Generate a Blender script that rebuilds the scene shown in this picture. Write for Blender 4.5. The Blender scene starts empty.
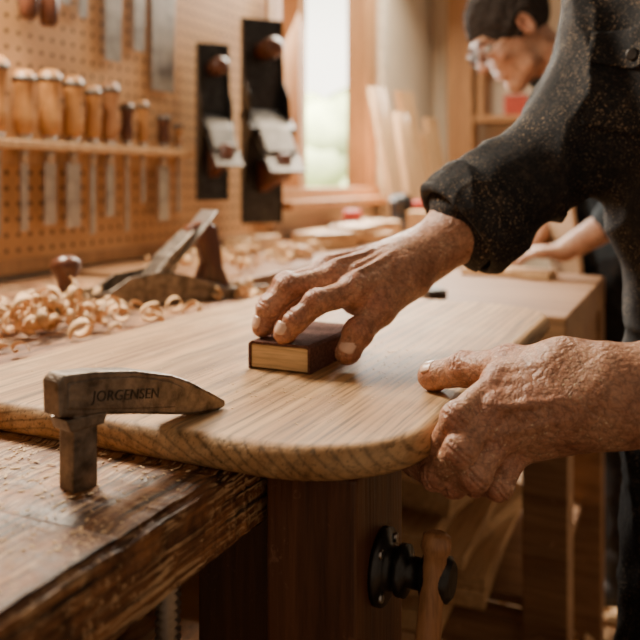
import bpy, bmesh, math, random
import numpy as np
from mathutils import Matrix, Vector, noise
from mathutils.bvhtree import BVHTree
random.seed(7); np.random.seed(7)
S=bpy.context.scene
ANG=math.radians(-25)
R=Matrix.Rotation(ANG,4,'Z')          # room axes (a,b,z) -> world
def V(*a): return Vector(a)
# ------------------------------------------------------------------ materials
def newmat(name):
    m=bpy.data.materials.new(name); m.use_nodes=True
    nt=m.node_tree; b=nt.nodes['Principled BSDF']; return m,nt,b
def N(nt,t,**kw):
    n=nt.nodes.new(t)
    for k,v in kw.items():
        if k in n.inputs: n.inputs[k].default_value=v
        else: setattr(n,k,v)
    return n
def ramp(nt,stops):
    r=nt.nodes.new('ShaderNodeValToRGB'); e=r.color_ramp.elements
    while len(e)<len(stops): e.new(0.5)
    for i,(p,c) in enumerate(stops):
        e[i].position=p; e[i].color=(c[0],c[1],c[2],1) if not isinstance(c,(int,float)) else (c,c,c,1)
    return r
def mixc(nt,fac,a,b,mode='MIX'):
    m=nt.nodes.new('ShaderNodeMix'); m.data_type='RGBA'; m.blend_type=mode
    def put(sock,v):
        if isinstance(v,bpy.types.NodeSocket): nt.links.new(v,sock)
        elif isinstance(v,(int,float)): sock.default_value=v
        else: sock.default_value=(v[0],v[1],v[2],1)
    put(m.inputs[0],fac); put(m.inputs[6],a); put(m.inputs[7],b)
    return m.outputs[2]
def coords(nt,scale=(1,1,1),rot=(0,0,0),loc=(0,0,0)):
    tc=nt.nodes.new('ShaderNodeTexCoord'); mp=nt.nodes.new('ShaderNodeMapping')
    mp.inputs['Scale'].default_value=scale; mp.inputs['Rotation'].default_value=rot; mp.inputs['Location'].default_value=loc
    nt.links.new(tc.outputs['Object'],mp.inputs['Vector']); return mp.outputs[0]
def noi(nt,vec,scale,detail=4,rough=.55,dist=0):
    n=N(nt,'ShaderNodeTexNoise',Scale=scale,Detail=detail,Roughness=rough,Distortion=dist)
    nt.links.new(vec,n.inputs['Vector']); return n.outputs['Fac']
def rmp(nt,src,stops):
    r=ramp(nt,stops); nt.links.new(src,r.inputs[0]); return r.outputs[0]
def bump(nt,b,h,strength=.3,dist=.001,prev=None):
    n=N(nt,'ShaderNodeBump',Strength=strength,Distance=dist)
    nt.links.new(h,n.inputs['Height'])
    if prev: nt.links.new(prev,n.inputs['Normal'])
    nt.links.new(n.outputs[0],b.inputs['Normal']); return n.outputs[0]
def plain(name,col,rough=.5,metal=0,var=.25,scale=30,bmp=.15,spec=.5):
    m,nt,b=newmat(name); v=coords(nt)
    f=noi(nt,v,scale)
    d=tuple(c*(1-var) for c in col); l=tuple(min(1,c*(1+var)) for c in col)
    nt.links.new(rmp(nt,f,[(.3,d),(.7,l)]),b.inputs['Base Color'])
    b.inputs['Roughness'].default_value=rough; b.inputs['Metallic'].default_value=metal; b.inputs['Specular IOR Level'].default_value=spec
    if bmp: bump(nt,b,noi(nt,v,scale*4),bmp,.001)
    return m
def wood(name,dark,light,axis='y',sc=1.0,rough=.55,scratch=0,bmp=.25):
    m,nt,b=newmat(name)
    s={'x':(1.5,28,28),'y':(28,1.5,28),'z':(28,28,1.5)}[axis]
    s=tuple(q*sc for q in s)
    v=coords(nt,s); f=noi(nt,v,1.0,6,.6,.6)
    s2=tuple(q*7 for q in s); v2=coords(nt,s2); f2=noi(nt,v2,1.0,3,.6)
    mid=tuple((p+q)/2 for p,q in zip(dark,light))
    c=mixc(nt,.8,rmp(nt,f,[(.3,dark),(.5,mid),(.7,light)]),rmp(nt,f2,[(.35,.62),(.55,1.0)]),'MULTIPLY')
    if scratch:
        vs=coords(nt,(1,1,1)); rs=rmp(nt,noi(nt,vs,60,5,.7,1.5),[(.60,0),(.66,1)])
        r3=rmp(nt,noi(nt,vs,9,3,.6),[(.4,0),(.62,scratch)])
        c=mixc(nt,mixc(nt,1.0,rs,r3,'MULTIPLY'),c,tuple(min(1,q*1.5+.06) for q in light))
    nt.links.new(c,b.inputs['Base Color']); b.inputs['Roughness'].default_value=rough
    bump(nt,b,f2,bmp,.0012)
    return m
def oldbench():
    m,nt,b=newmat('scarred_bench_wood')
    v=coords(nt,(55,3.2,55)); f=noi(nt,v,1,7,.7,1.2)
    c=rmp(nt,f,[(.30,(.030,.009,.003)),(.44,(.15,.054,.017)),(.56,(.33,.135,.045)),(.72,(.53,.265,.11))])
    vc=coords(nt); bl=noi(nt,vc,17,6,.72,.8)
    c=mixc(nt,.9,c,rmp(nt,bl,[(.36,.28),(.60,1.15)]),'MULTIPLY')
    last=c
    for rot,sc_ in (((0,0,.6),(260,13,260)),((0,0,-.45),(240,11,240)),((0,0,1.45),(200,16,200)),((0,0,.05),(300,9,300))):
        vs=coords(nt,sc_,rot); rs=rmp(nt,noi(nt,vs,1,2,.5),[(.60,0),(.65,1)])
        r3=rmp(nt,noi(nt,vc,13,3,.6),[(.42,0),(.58,.85)])
        last=mixc(nt,mixc(nt,1.0,rs,r3,'MULTIPLY'),last,(.64,.40,.21))
    d=noi(nt,vc,150,4,.7); fac=mixc(nt,1.0,rmp(nt,d,[(.56,0),(.62,.9)]),rmp(nt,noi(nt,vc,6,4,.6),[(.46,0),(.60,1)]),'MULTIPLY'); last=mixc(nt,fac,last,(.58,.36,.19))
    vk=coords(nt,(150,5,150)); k=noi(nt,vk,1,3,.6)
    last=mixc(nt,1,last,rmp(nt,k,[(.36,.12),(.44,1)]),'MULTIPLY')
    nt.links.new(last,b.inputs['Base Color']); nt.links.new(rmp(nt,bl,[(.3,.42),(.7,.7)]),b.inputs['Roughness'])
    n0=bump(nt,b,bl,.6,.005); n1=bump(nt,b,k,.7,.003,n0); bump(nt,b,d,.4,.0015,n1)
    return m
def oak():
    m,nt,b=newmat('oak_board_wood')
    v=coords(nt,(30,1.1,30)); f=noi(nt,v,1,5,.6,.9)
    w=N(nt,'ShaderNodeTexWave',wave_type='RINGS',rings_direction='Y',Scale=42.0,Distortion=3.2,Detail=3.0); w.inputs['Detail Scale'].default_value=.7
    sc=coords(nt,(1,.15,1),(0,0,0),(.05,0,.22)); nt.links.new(sc,w.inputs['Vector'])
    c=rmp(nt,f,[(.28,(.33,.17,.068)),(.43,(.44,.24,.102)),(.56,(.52,.305,.142)),(.72,(.62,.395,.205))])
    c=mixc(nt,.9,c,rmp(nt,w.outputs['Fac'],[(0,.55),(.25,.92),(1,1.0)]),'MULTIPLY')
    vf=coords(nt,(120,2.6,120)); ff=noi(nt,vf,1,4,.6); c=mixc(nt,.9,c,rmp(nt,ff,[(.36,.58),(.5,1.0),(.68,1.12)]),'MULTIPLY')
    vp=coords(nt,(360,11,360)); p=noi(nt,vp,1,2,.5); c=mixc(nt,.9,c,rmp(nt,p,[(.33,.45),(.44,1)]),'MULTIPLY')
    vd=coords(nt); dst=noi(nt,vd,6,6,.7); c=mixc(nt,rmp(nt,dst,[(.50,0),(.75,.40)]),c,(.76,.56,.34))
    nt.links.new(c,b.inputs['Base Color']); b.inputs['Roughness'].default_value=.6; b.inputs['Specular IOR Level'].default_value=.3
    bump(nt,b,p,.5,.0008)
    return m
def skin():
    m,nt,b=newmat('weathered_skin'); v=coords(nt)
    f=noi(nt,v,32,7,.78,.4); c=rmp(nt,f,[(.30,(.31,.125,.068)),(.45,(.47,.225,.13)),(.58,(.59,.315,.195)),(.74,(.73,.46,.31))])
    at=N(nt,'ShaderNodeAttribute',attribute_name='flush')
    c=mixc(nt,at.outputs['Fac'],c,(.49,.16,.097))
    c=mixc(nt,.8,c,rmp(nt,noi(nt,v,180,4,.72),[(.38,.58),(.54,1)]),'MULTIPLY')
    wv=N(nt,'ShaderNodeTexNoise',Scale=60.0,Detail=2.0); nt.links.new(v,wv.inputs['Vector'])
    vm=N(nt,'ShaderNodeVectorMath',operation='MULTIPLY_ADD'); nt.links.new(wv.outputs['Color'],vm.inputs[0]); vm.inputs[1].default_value=(.012,.012,.012); nt.links.new(v,vm.inputs[2])
    vo2=N(nt,'ShaderNodeTexVoronoi',Scale=150.0); vo2.feature='DISTANCE_TO_EDGE'; nt.links.new(vm.outputs[0],vo2.inputs['Vector'])
    c=mixc(nt,.6,c,rmp(nt,vo2.outputs['Distance'],[(0,.50),(.08,1)]),'MULTIPLY')
    d=noi(nt,v,420,2,.5); fac=mixc(nt,1,rmp(nt,d,[(.64,0),(.69,1)]),rmp(nt,noi(nt,v,30,3,.5),[(.45,0),(.6,1)]),'MULTIPLY')
    c=mixc(nt,fac,c,(.85,.66,.42))
    nt.links.new(c,b.inputs['Base Color']); b.inputs['Roughness'].default_value=.46
    b.inputs['Subsurface Weight'].default_value=.06; b.inputs['Subsurface Radius'].default_value=(.01,.004,.002); b.inputs['Subsurface Scale'].default_value=.3
    n0=bump(nt,b,noi(nt,v,95,5,.65,.6),.5,.0020)
    vo=N(nt,'ShaderNodeTexVoronoi',Scale=300.0); vo.feature='DISTANCE_TO_EDGE'; nt.links.new(vm.outputs[0],vo.inputs['Vector'])
    n1=bump(nt,b,vo.outputs['Distance'],.5,.0010,n0); bump(nt,b,vo2.outputs['Distance'],.6,.0014,n1)
    return m
def cloth(name,c1,c2,dust=True):
    m,nt,b=newmat(name); v=coords(nt)
    c=rmp(nt,noi(nt,v,7,6,.65),[(.3,c1),(.7,c2)])
    c=mixc(nt,.8,c,rmp(nt,noi(nt,v,600,2,.6),[(.35,.55),(.65,1.5)]),'MULTIPLY')
    if dust:
        d=noi(nt,v,380,2,.6); d2=noi(nt,v,90,5,.75)
        fac=mixc(nt,1,rmp(nt,d,[(.58,0),(.68,.85)]),rmp(nt,noi(nt,v,10,3,.6),[(.40,.06),(.62,1)]),'MULTIPLY')
        c=mixc(nt,fac,c,(.38,.27,.17))
        c=mixc(nt,rmp(nt,d2,[(.52,0),(.78,.40)]),c,(.17,.125,.085))
    nt.links.new(c,b.inputs['Base Color']); b.inputs['Roughness'].default_value=.9; b.inputs['Specular IOR Level'].default_value=.25
    n0=bump(nt,b,noi(nt,v,34,5,.6,.8),.5,.004)
    bump(nt,b,noi(nt,v,700,1),.4,.0006,n0)
    return m
def pegmat():
    m,nt,b=newmat('pegboard_hardboard'); tc=nt.nodes.new('ShaderNodeTexCoord')
    sx=N(nt,'ShaderNodeSeparateXYZ'); nt.links.new(tc.outputs['Object'],sx.inputs[0])
    def cell(o):
        a=N(nt,'ShaderNodeMath',operation='MULTIPLY'); a.inputs[1].default_value=1/.034; nt.links.new(o,a.inputs[0])
        f=N(nt,'ShaderNodeMath',operation='FRACT'); nt.links.new(a.outputs[0],f.inputs[0])
        s=N(nt,'ShaderNodeMath',operation='SUBTRACT'); s.inputs[1].default_value=.5; nt.links.new(f.outputs[0],s.inputs[0])
        p=N(nt,'ShaderNodeMath',operation='POWER'); p.inputs[1].default_value=2; nt.links.new(s.outputs[0],p.inputs[0]); return p.outputs[0]
    ad=N(nt,'ShaderNodeMath',operation='ADD'); nt.links.new(cell(sx.outputs[1]),ad.inputs[0]); nt.links.new(cell(sx.outputs[2]),ad.inputs[1])
    lt=N(nt,'ShaderNodeMath',operation='LESS_THAN'); lt.inputs[1].default_value=.026; nt.links.new(ad.outputs[0],lt.inputs[0])
    v=coords(nt)
    c=mixc(nt,lt.outputs[0],rmp(nt,noi(nt,v,3,6,.6),[(.3,(.47,.245,.098)),(.7,(.64,.36,.155))]),(.04,.017,.008)); nt.links.new(c,b.inputs['Base Color']); b.inputs['Roughness'].default_value=.6
    return m
M={}
M['oak']=oak(); M['skin']=skin(); M['peg']=pegmat(); M['bench']=oldbench()
M['benchdark']=wood('dark_bench_wood',(.035,.011,.005),(.18,.066,.025),'z',1,.42,.6,.5)
M['bench2']=wood('worn_bench_wood',(.20,.09,.036),(.43,.225,.10),'x',1,.55,.6)
M['pale']=wood('pale_lumber',(.50,.28,.125),(.76,.50,.27),'z',1,.6)
M['paley']=wood('pale_lumber_flat',(.48,.27,.12),(.74,.48,.25),'y',1,.6)
M['handle']=wood('boxwood_handle',(.40,.17,.05),(.62,.31,.11),'z',1.4,.32)
M['dkhandle']=wood('rosewood_handle',(.06,.02,.012),(.17,.06,.03),'z',1.4,.3)
M['vhandle']=wood('ash_handle',(.30,.12,.045),(.50,.25,.11),'z',1.4,.35)
M['frame']=wood('window_frame_wood',(.34,.165,.07),(.50,.27,.12),'z',1,.5)
M['iron']=plain('black_iron',(.055,.052,.050),.36,.85,.4,60)
M['steel']=plain('tool_steel',(.42,.39,.36),.32,.95,.3,25)
M['dsteel']=plain('plane_iron_steel',(.15,.135,.12),.5,.9,.3,25)
M['bronze']=plain('aged_cast_iron',(.20,.168,.138),.42,.88,.6,80,.8)
M['wall']=plain('cream_plaster',(.74,.64,.50),.85,0,.06,4)
M['floor']=plain('dusty_floor',(.34,.20,.10),.85,0,.4,6)
M['paper']=plain('sandpaper',(.135,.066,.052),.95,0,.5,420,.9,.1)
M['blockwood']=wood('pine_block',(.56,.37,.17),(.80,.59,.33),'x',2,.6)
M['nail']=plain('fingernail',(.76,.52,.40),.26,0,.08,40,0)
M['shirt']=cloth('charcoal_denim',(.009,.0095,.011),(.026,.027,.030))
M['shirt2']=cloth('slate_shirt',(.03,.04,.05),(.06,.075,.09),False)
M['trouser']=cloth('dark_canvas',(.010,.011,.013),(.022,.022,.025))
M['apron']=cloth('tan_apron',(.28,.17,.09),(.40,.26,.15),False)
M['boot']=plain('boot_leather',(.02,.016,.014),.5)
M['hair']=plain('grey_brown_hair',(.034,.026,.022),.85,0,.8,140,.9,.15)
M['eye']=plain('eye_white',(.75,.72,.68),.2,0,.02,10,0)
M['pupil']=plain('iris_dark',(.02,.015,.01),.15,0,.1,10,0)
M['shave']=plain('wood_shaving',(.68,.43,.22),.7,0,.3,30)
M['dust']=plain('saw_dust',(.80,.58,.34),.8,0,.1,30,0)
M['red']=plain('red_plastic',(.40,.05,.03),.4)
M['cream']=plain('cream_plastic',(.65,.60,.50),.4)
M['leaf']=plain('foliage',(.56,.62,.32),.7,0,.35,3)
M['grass']=plain('grass',(.45,.50,.25),.9,0,.3,3)
# ------------------------------------------------------------------ builder
class B:
    def __init__(s): s.bm=bmesh.new(); s.mats=[]
    def mi(s,m):
        if m not in s.mats: s.mats.append(m)
        return s.mats.index(m)
    def _paint(s,faces,m,smooth=False):
        i=s.mi(m)
        for f in faces: f.material_index=i; f.smooth=smooth
    def box(s,c,size,m,rot=None,bev=.002,seg=2):
        t=bmesh.new(); bmesh.ops.create_cube(t,size=1)
        for v in t.verts: v.co=Vector((v.co.x*size[0],v.co.y*size[1],v.co.z*size[2]))
        if bev: bmesh.ops.bevel(t,geom=t.edges[:],offset=min(bev,min(size)*.3),segments=seg,affect='EDGES',profile=.6)
        mt=Matrix.Translation(Vector(c))@(rot.to_4x4() if rot else Matrix.Identity(4))
        t.transform(mt); s.merge(t,m)
    def merge(s,t,m,smooth=False):
        mp={}
        for v in t.verts: mp[v]=s.bm.verts.new(v.co)
        fs=[]
        for f in t.faces:
            try: fs.append(s.bm.faces.new([mp[v] for v in f.verts]))
            except ValueError: pass
        s._paint(fs,m,smooth); t.free(); return fs
    def lathe(s,p0,ax,prof,m,seg=20,smooth=True):
        ax=Vector(ax).normalized(); u=ax.orthogonal().normalized(); w=ax.cross(u); p0=Vector(p0)
        rings=[]
        for (h,r) in prof:
            rings.append([s.bm.verts.new(p0+ax*h+(u*math.cos(2*math.pi*i/seg)+w*math.sin(2*math.pi*i/seg))*max(r,1e-5)) for i in range(seg)])
        fs=[]
        for a,b in zip(rings[:-1],rings[1:]):
            for i in range(seg): fs.append(s.bm.faces.new((a[i],a[(i+1)%seg],b[(i+1)%seg],b[i])))
        s._paint(fs,m,smooth)
        s._paint([s.bm.faces.new(rings[0][::-1]),s.bm.faces.new(rings[-1])],m)
    def cyl(s,p0,p1,r0,m,r1=None,seg=18):
        p0=Vector(p0);p1=Vector(p1);L=(p1-p0).length; r1=r0 if r1 is None else r1; e=min(.0015,r0*.2)
        s.lathe(p0,p1-p0,[(0,r0-e),(e,r0),(L-e,r1),(L,r1-e)],m,seg)
    def prism(s,poly,th,mt,m,bev=.0015,smooth=False):
        t=bmesh.new(); a=[t.verts.new((x,-th/2,z)) for x,z in poly]; b=[t.verts.new((x,th/2,z)) for x,z in poly]
        t.faces.new(a); t.faces.new(b[::-1]); n=len(poly)
        for i in range(n): t.faces.new((a[i],b[i],b[(i+1)%n],a[(i+1)%n]))
        bmesh.ops.recalc_face_normals(t,faces=t.faces[:])
        if bev: bmesh.ops.bevel(t,geom=t.edges[:],offset=bev,segments=2,affect='EDGES',profile=.6)
        t.transform(mt); s.merge(t,m,smooth)
    def emit(s,name,frame=None,parent=None):
        bmesh.ops.recalc_face_normals(s.bm,faces=s.bm.faces[:])
        me=bpy.data.meshes.new(name); s.bm.to_mesh(me); s.bm.free()
        for m in s.mats: me.materials.append(M[m])
        o=bpy.data.objects.new(name,me); S.collection.objects.link(o)
        fr=R if frame is None else frame
        co=[v.co for v in me.vertices]
        c=Vector(((min(v.x for v in co)+max(v.x for v in co))/2,(min(v.y for v in co)+max(v.y for v in co))/2,min(v.z for v in co)))
        me.transform(Matrix.Translation(-c)); o.matrix_world=fr@Matrix.Translation(c)
        if parent: 
            bpy.context.view_layer.update(); o.parent=parent; o.matrix_parent_inverse=parent.matrix_world.inverted()
        return o
ID=Matrix.Identity(4)
def rotz(d): return Matrix.Rotation(math.radians(d),4,'Z')
def rotx(d): return Matrix.Rotation(math.radians(d),4,'X')
def roty(d): return Matrix.Rotation(math.radians(d),4,'Y')
# ------------------------------------------------------------------ SDF sculpting
class Field:
    def __init__(s,lo,hi,h):
        s.h=h; s.lo=np.array(lo,float); n=(np.ceil((np.array(hi)-s.lo)/h)+1).astype(int)
        s.ax=[(s.lo[i]+np.arange(n[i])*h).astype(np.float32) for i in range(3)]
        s.f=np.full(n,1.0,np.float32)
    def blank(s):
        g=object.__new__(Field); g.h=s.h; g.lo=s.lo; g.ax=s.ax; g.f=np.full(s.f.shape,1.0,np.float32); return g
    def region(s,lo,hi):
        sl=[]
        for i in range(3):
            a=int(np.searchsorted(s.ax[i],lo[i])); b=int(np.searchsorted(s.ax[i],hi[i])); 
            if b<=a: return None,None
            sl.append(slice(a,b))
        g=np.meshgrid(*[s.ax[i][sl[i]] for i in range(3)],indexing='ij',sparse=True)
        return tuple(sl),g
    def put(s,sl,d,k,op):
        a=s.f[sl]
        if op=='add':
            h=np.maximum(k-np.abs(a-d),0)/k; s.f[sl]=np.minimum(a,d)-h*h*k*.25
        else:
            d=-d; h=np.maximum(k-np.abs(a-d),0)/k; s.f[sl]=np.maximum(a,d)+h*h*k*.25
    def cone(s,a,b,ra,rb,k=.004,op='add',flat=None,fs=1.0):
        a=np.array(a,float); b=np.array(b,float); R_=max(ra,rb)*max(1,fs)+k*1.5+s.h*2
        sl,g=s.region(np.minimum(a,b)-R_,np.maximum(a,b)+R_)
        if sl is None: return
        ba=b-a; L2=float(ba@ba)+1e-12
        p=[g[i]-a[i] for i in range(3)]
        t=np.clip((p[0]*ba[0]+p[1]*ba[1]+p[2]*ba[2])/L2,0,1)
        q=[p[i]-t*ba[i] for i in range(3)]; l2=q[0]**2+q[1]**2+q[2]**2
        if flat is not None:
            n=np.array(flat,float); n/=np.linalg.norm(n); qn=q[0]*n[0]+q[1]*n[1]+q[2]*n[2]
            l2=l2+qn*qn*(1/(fs*fs)-1)
        d=(np.sqrt(l2)-(ra+(rb-ra)*t))*(min(1,fs) if flat is not None else 1)
        s.put(sl,d.astype(np.float32),k,op)
    def chain(s,pts,rs,k=.004,op='add',**kw):
        for i in range(len(pts)-1): s.cone(pts[i],pts[i+1],rs[i],rs[i+1],k,op,**kw)
    def ell(s,c,r,k=.004,op='add',rot=None):
        c=np.array(c,float); R_=max(r)+k*1.5+s.h*2; sl,g=s.region(c-R_,c+R_)
        if sl is None: return
        p=[g[i]-c[i] for i in range(3)]
        if rot is not None:
            m=np.array(rot.to_3x3()); p=[p[0]*m[0][i]+p[1]*m[1][i]+p[2]*m[2][i] for i in range(3)]
        q=np.sqrt((p[0]/r[0])**2+(p[1]/r[1])**2+(p[2]/r[2])**2)
        q2=np.sqrt((p[0]/r[0]**2)**2+(p[1]/r[1]**2)**2+(p[2]/r[2]**2)**2)+1e-9
        s.put(sl,(q*(q-1)/q2).astype(np.float32),k,op)
    def mesh(s,name,mat,xf=None,smooth=2,disp=None,parent=None,flush=None):
        f=s.f; sg=f<0; n=np.array(f.shape)-1
        cnt=np.zeros(n,np.int8)
        off=[(i,j,k) for i in (0,1) for j in (0,1) for k in (0,1)]
        for o in off: cnt+=sg[o[0]:o[0]+n[0],o[1]:o[1]+n[1],o[2]:o[2]+n[2]]
        act=(cnt>0)&(cnt<8); idx=np.argwhere(act); ids=-np.ones(n,np.int64); ids[act]=np.arange(len(idx))
        acc=np.zeros((len(idx),3)); c=np.zeros(len(idx))
        for o in off:
            for ax in range(3):
                if o[ax]: continue
                o2=list(o); o2[ax]=1
                v0=f[idx[:,0]+o[0],idx[:,1]+o[1],idx[:,2]+o[2]]; v1=f[idx[:,0]+o2[0],idx[:,1]+o2[1],idx[:,2]+o2[2]]
                cr=(v0<0)!=(v1<0); t=np.where(cr,v0/(v0-v1+1e-20),0)
                p=np.tile(np.array(o,float),(len(idx),1)); p[:,ax]+=t
                acc+=p*cr[:,None]; c+=cr
        P=s.lo+(idx+acc/c[:,None])*s.h
        quads=[]
        for ax in range(3):
            u,w=(ax+1)%3,(ax+2)%3
            sl0=[slice(1,-1)]*3; sl1=[slice(1,-1)]*3
            sl0[ax]=slice(0,-1); sl1[ax]=slice(1,None)
            A=sg[tuple(sl0)]; Bq=sg[tuple(sl1)]; ch=np.argwhere(A!=Bq)
            if not len(ch): continue
            ins=A[tuple(ch.T)]
            base=ch.copy(); base[:,u]+=1; base[:,w]+=1
            def cid(du,dw):
                q=base.copy(); q[:,u]+=du; q[:,w]+=dw; return ids[q[:,0],q[:,1],q[:,2]]
            qd=np.stack([cid(-1,-1),cid(0,-1),cid(0,0),cid(-1,0)],1); qd[~ins]=qd[~ins][:,::-1]; quads.append(qd)
        Q=np.concatenate(quads)
        for it in range(smooth):
            sm=np.zeros_like(P); cn=np.zeros(len(P))
            for a_,b_ in ((0,1),(1,2),(2,3),(3,0)):
                np.add.at(sm,Q[:,a_],P[Q[:,b_]]); np.add.at(cn,Q[:,a_],1)
                np.add.at(sm,Q[:,b_],P[Q[:,a_]]); np.add.at(cn,Q[:,b_],1)
            P=P*.5+.5*sm/np.maximum(cn,1)[:,None]
        if disp is not None:
            fn=np.cross(P[Q[:,2]]-P[Q[:,0]],P[Q[:,3]]-P[Q[:,1]]); vn=np.zeros_like(P)
            for a_ in range(4): np.add.at(vn,Q[:,a_],fn)
            vn/=np.linalg.norm(vn,axis=1)[:,None]+1e-12
            P=P+vn*np.array([disp(p) for p in P])[:,None]
        me=bpy.data.meshes.new(name)
        pc=(P.min(0)+P.max(0))/2
        me.from_pydata([tuple(p) for p in P-pc],[],[tuple(q) for q in Q.tolist()]); me.update()
        me.polygons.foreach_set('use_smooth',[True]*len(me.polygons))
        at=me.attributes.new('flush','FLOAT','POINT')
        val=np.zeros(len(P),np.float32)
        if flush:
            for (c_,r_,a_) in flush: val=np.maximum(val,a_*np.exp(-((P-np.array(c_))**2).sum(1)/(r_*r_)))
        at.data.foreach_set('value',val.astype(np.float32))
        me.materials.append(M[mat]); o=bpy.data.objects.new(name,me); S.collection.objects.link(o)
        o.matrix_world=(xf if xf is not None else ID)@Matrix.Translation(Vector(pc))
        if parent: bpy.context.view_layer.update(); o.parent=parent; o.matrix_parent_inverse=parent.matrix_world.inverted()
        return o
# ================================================================== ROOM
b=B(); b.box((.6,1.6,-.03),(4.4,6.6,.06),'floor',bev=0); b.emit('floor')
AW=-1.36
b=B()
def seg(b0,b1,z0,z1,bb=b): bb.box((AW-.06,(b0+b1)/2,(z0+z1)/2),(.12,b1-b0,z1-z0),'wall',bev=0)
seg(-1.6,2.50,0,2.9); seg(3.50,4.62,0,2.9); seg(2.50,3.50,0,1.06); seg(2.50,3.50,2.35,2.9)
b.emit('wall_left')
b=B(); b.box((.66,4.56,1.45),(4.04,.12,2.9),'wall',bev=0); b.emit('wall_back')
b=B()
b.box((AW-.03,2.525,1.705),(.10,.05,1.29),'frame'); b.box((AW-.03,3.44,1.705),(.10,.12,1.29),'frame')
b.box((AW-.03,2.74,1.705),(.08,.065,1.19),'frame'); b.box((AW-.03,3.0,1.085),(.14,.99,.05),'frame'); b.box((AW-.03,3.0,2.325),(.10,.99,.05),'frame')
b.emit('window_1')
b=B(); b.box((AW+.035,3.54,1.7),(.03,.07,1.5),'cream'); b.box((AW+.05,3.02,1.05),(.10,1.10,.03),'frame'); b.emit('trim_1')
# outdoors
b=B(); b.box((-6,6,-.1),(8,14,.1),'grass',bev=0); b.emit('lawn')
b=B()
for i in range(26):
    t=bmesh.new(); bmesh.ops.create_icosphere(t,subdivisions=2,radius=random.uniform(.35,.7))
    for v in t.verts: v.co*=1+.25*noise.noise(v.co*3+Vector((i,0,0)))
    t.transform(Matrix.Translation((-4.6+random.uniform(-.6,.6),10.6+random.uniform(-1.2,1.2),1.5+random.uniform(-.9,.7)))); b.merge(t,'leaf',True)
b.cyl((-4.6,10.6,-.05),(-4.6,10.6,1.4),.12,'dkhandle'); b.emit('tree')
# pegboard
b=B(); b.box((AW+.0125,.975,1.56),(.012,2.95,1.2),'peg',bev=.001); b.box((AW+.017,.975,.95),(.02,2.95,.03),'frame'); b.box((AW+.017,2.462,1.55),(.024,.03,1.2),'frame'); b.emit('pegboard')
AP=AW+.02
b=B(); b.box((AP+.034,1.25,1.215),(.066,1.30,.02),'pale',bev=.003); b.box((AP+.008,1.25,1.19),(.012,1.3,.035),'pale'); b.emit('tool_rack')
def chisel(bb,hz,hr,bl,bw,hm='handle'):
    q=B(); a=AP+.036
    q.lathe((a,bb,1.226),(0,0,1),[(0,hr*.45),(.010,hr*.55),(.016,hr*.8),(.028,hr*.98),(hz*.35,hr),(hz*.55,hr*.78),(hz*.72,hr*.88),(hz*.84,hr*1.04),(hz*.93,hr*1.0),(hz,hr*.6)],hm)
    q.lathe((a,bb,1.226),(0,0,1),[(0,hr*.6),(.012,hr*.66)],'steel')
    q.lathe((a,bb,1.226+hz*.83),(0,0,1),[(0,hr*1.06),(.012,hr*1.06)],'dsteel')
    q.lathe((a,bb,1.224),(0,0,-1),[(0,hr*.5),(.03,hr*.42),(.05,.006)],'steel',12)
    q.box((a,bb,1.18-bl/2),(.005,bw,bl),'steel',bev=.001)
    q.emit('chisel')
for bb,hz,hr,bl,bw,hm in [(1.215,.17,.024,.16,.02,'handle'),(1.290,.15,.024,.15,.022,'handle'),(1.366,.16,.026,.14,.036,'handle'),(1.440,.155,.025,.15,.046,'handle'),(1.507,.14,.020,.17,.018,'handle'),(1.570,.155,.023,.13,.032,'vhandle'),(1.635,.11,.017,.17,.012,'dkhandle'),(1.70,.12,.016,.10,.014,'handle'),(1.79,.09,.019,.15,.046,'dkhandle'),(1.86,.07,.012,.13,.012,'handle'),(1.13,.15,.021,.15,.02,'handle')]:
    chisel(bb,hz,hr,bl,bw,hm)
def saw(bb,z0,w,L,hm='handle'):
    q=B(); mt=Matrix(((0,1,0,AP+.012),(1,0,0,bb),(0,0,1,z0),(0,0,0,1)))
    q.prism([(-w/2,0),(w/2,.0),(w*.62,L),(-w*.5,L)],.003,mt,'steel',bev=.0004)
    q.prism([(-w*.55,L-.02),(w*.7,L-.02),(w*.9,L+.05),(w*.7,L+.12),(w*.2,L+.13),(-w*.3,L+.11),(-w*.6,L+.05)],.024,mt,'handle',bev=.006)
    q.emit('hand_saw')
saw(1.44,1.55,.03,.25); saw(1.50,1.53,.03,.25); saw(1.61,1.44,.06,.32); saw(1.715,1.48,.045,.28); saw(1.82,1.385,.10,.4)
def driver(bb,z):
    q=B(); q.lathe((AP+.03,bb,z),(0,0,1),[(0,.012),(.01,.02),(.05,.022),(.09,.017),(.1,.008)],'dkhandle')
    q.cyl((AP+.03,bb,z+.1),(AP+.03,bb,z+.24),.005,'steel'); q.box((AP+.02,bb,z+.13),(.03,.02,.01),'iron'); q.emit('screwdriver')
driver(1.31,1.49); driver(1.37,1.485)
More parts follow.
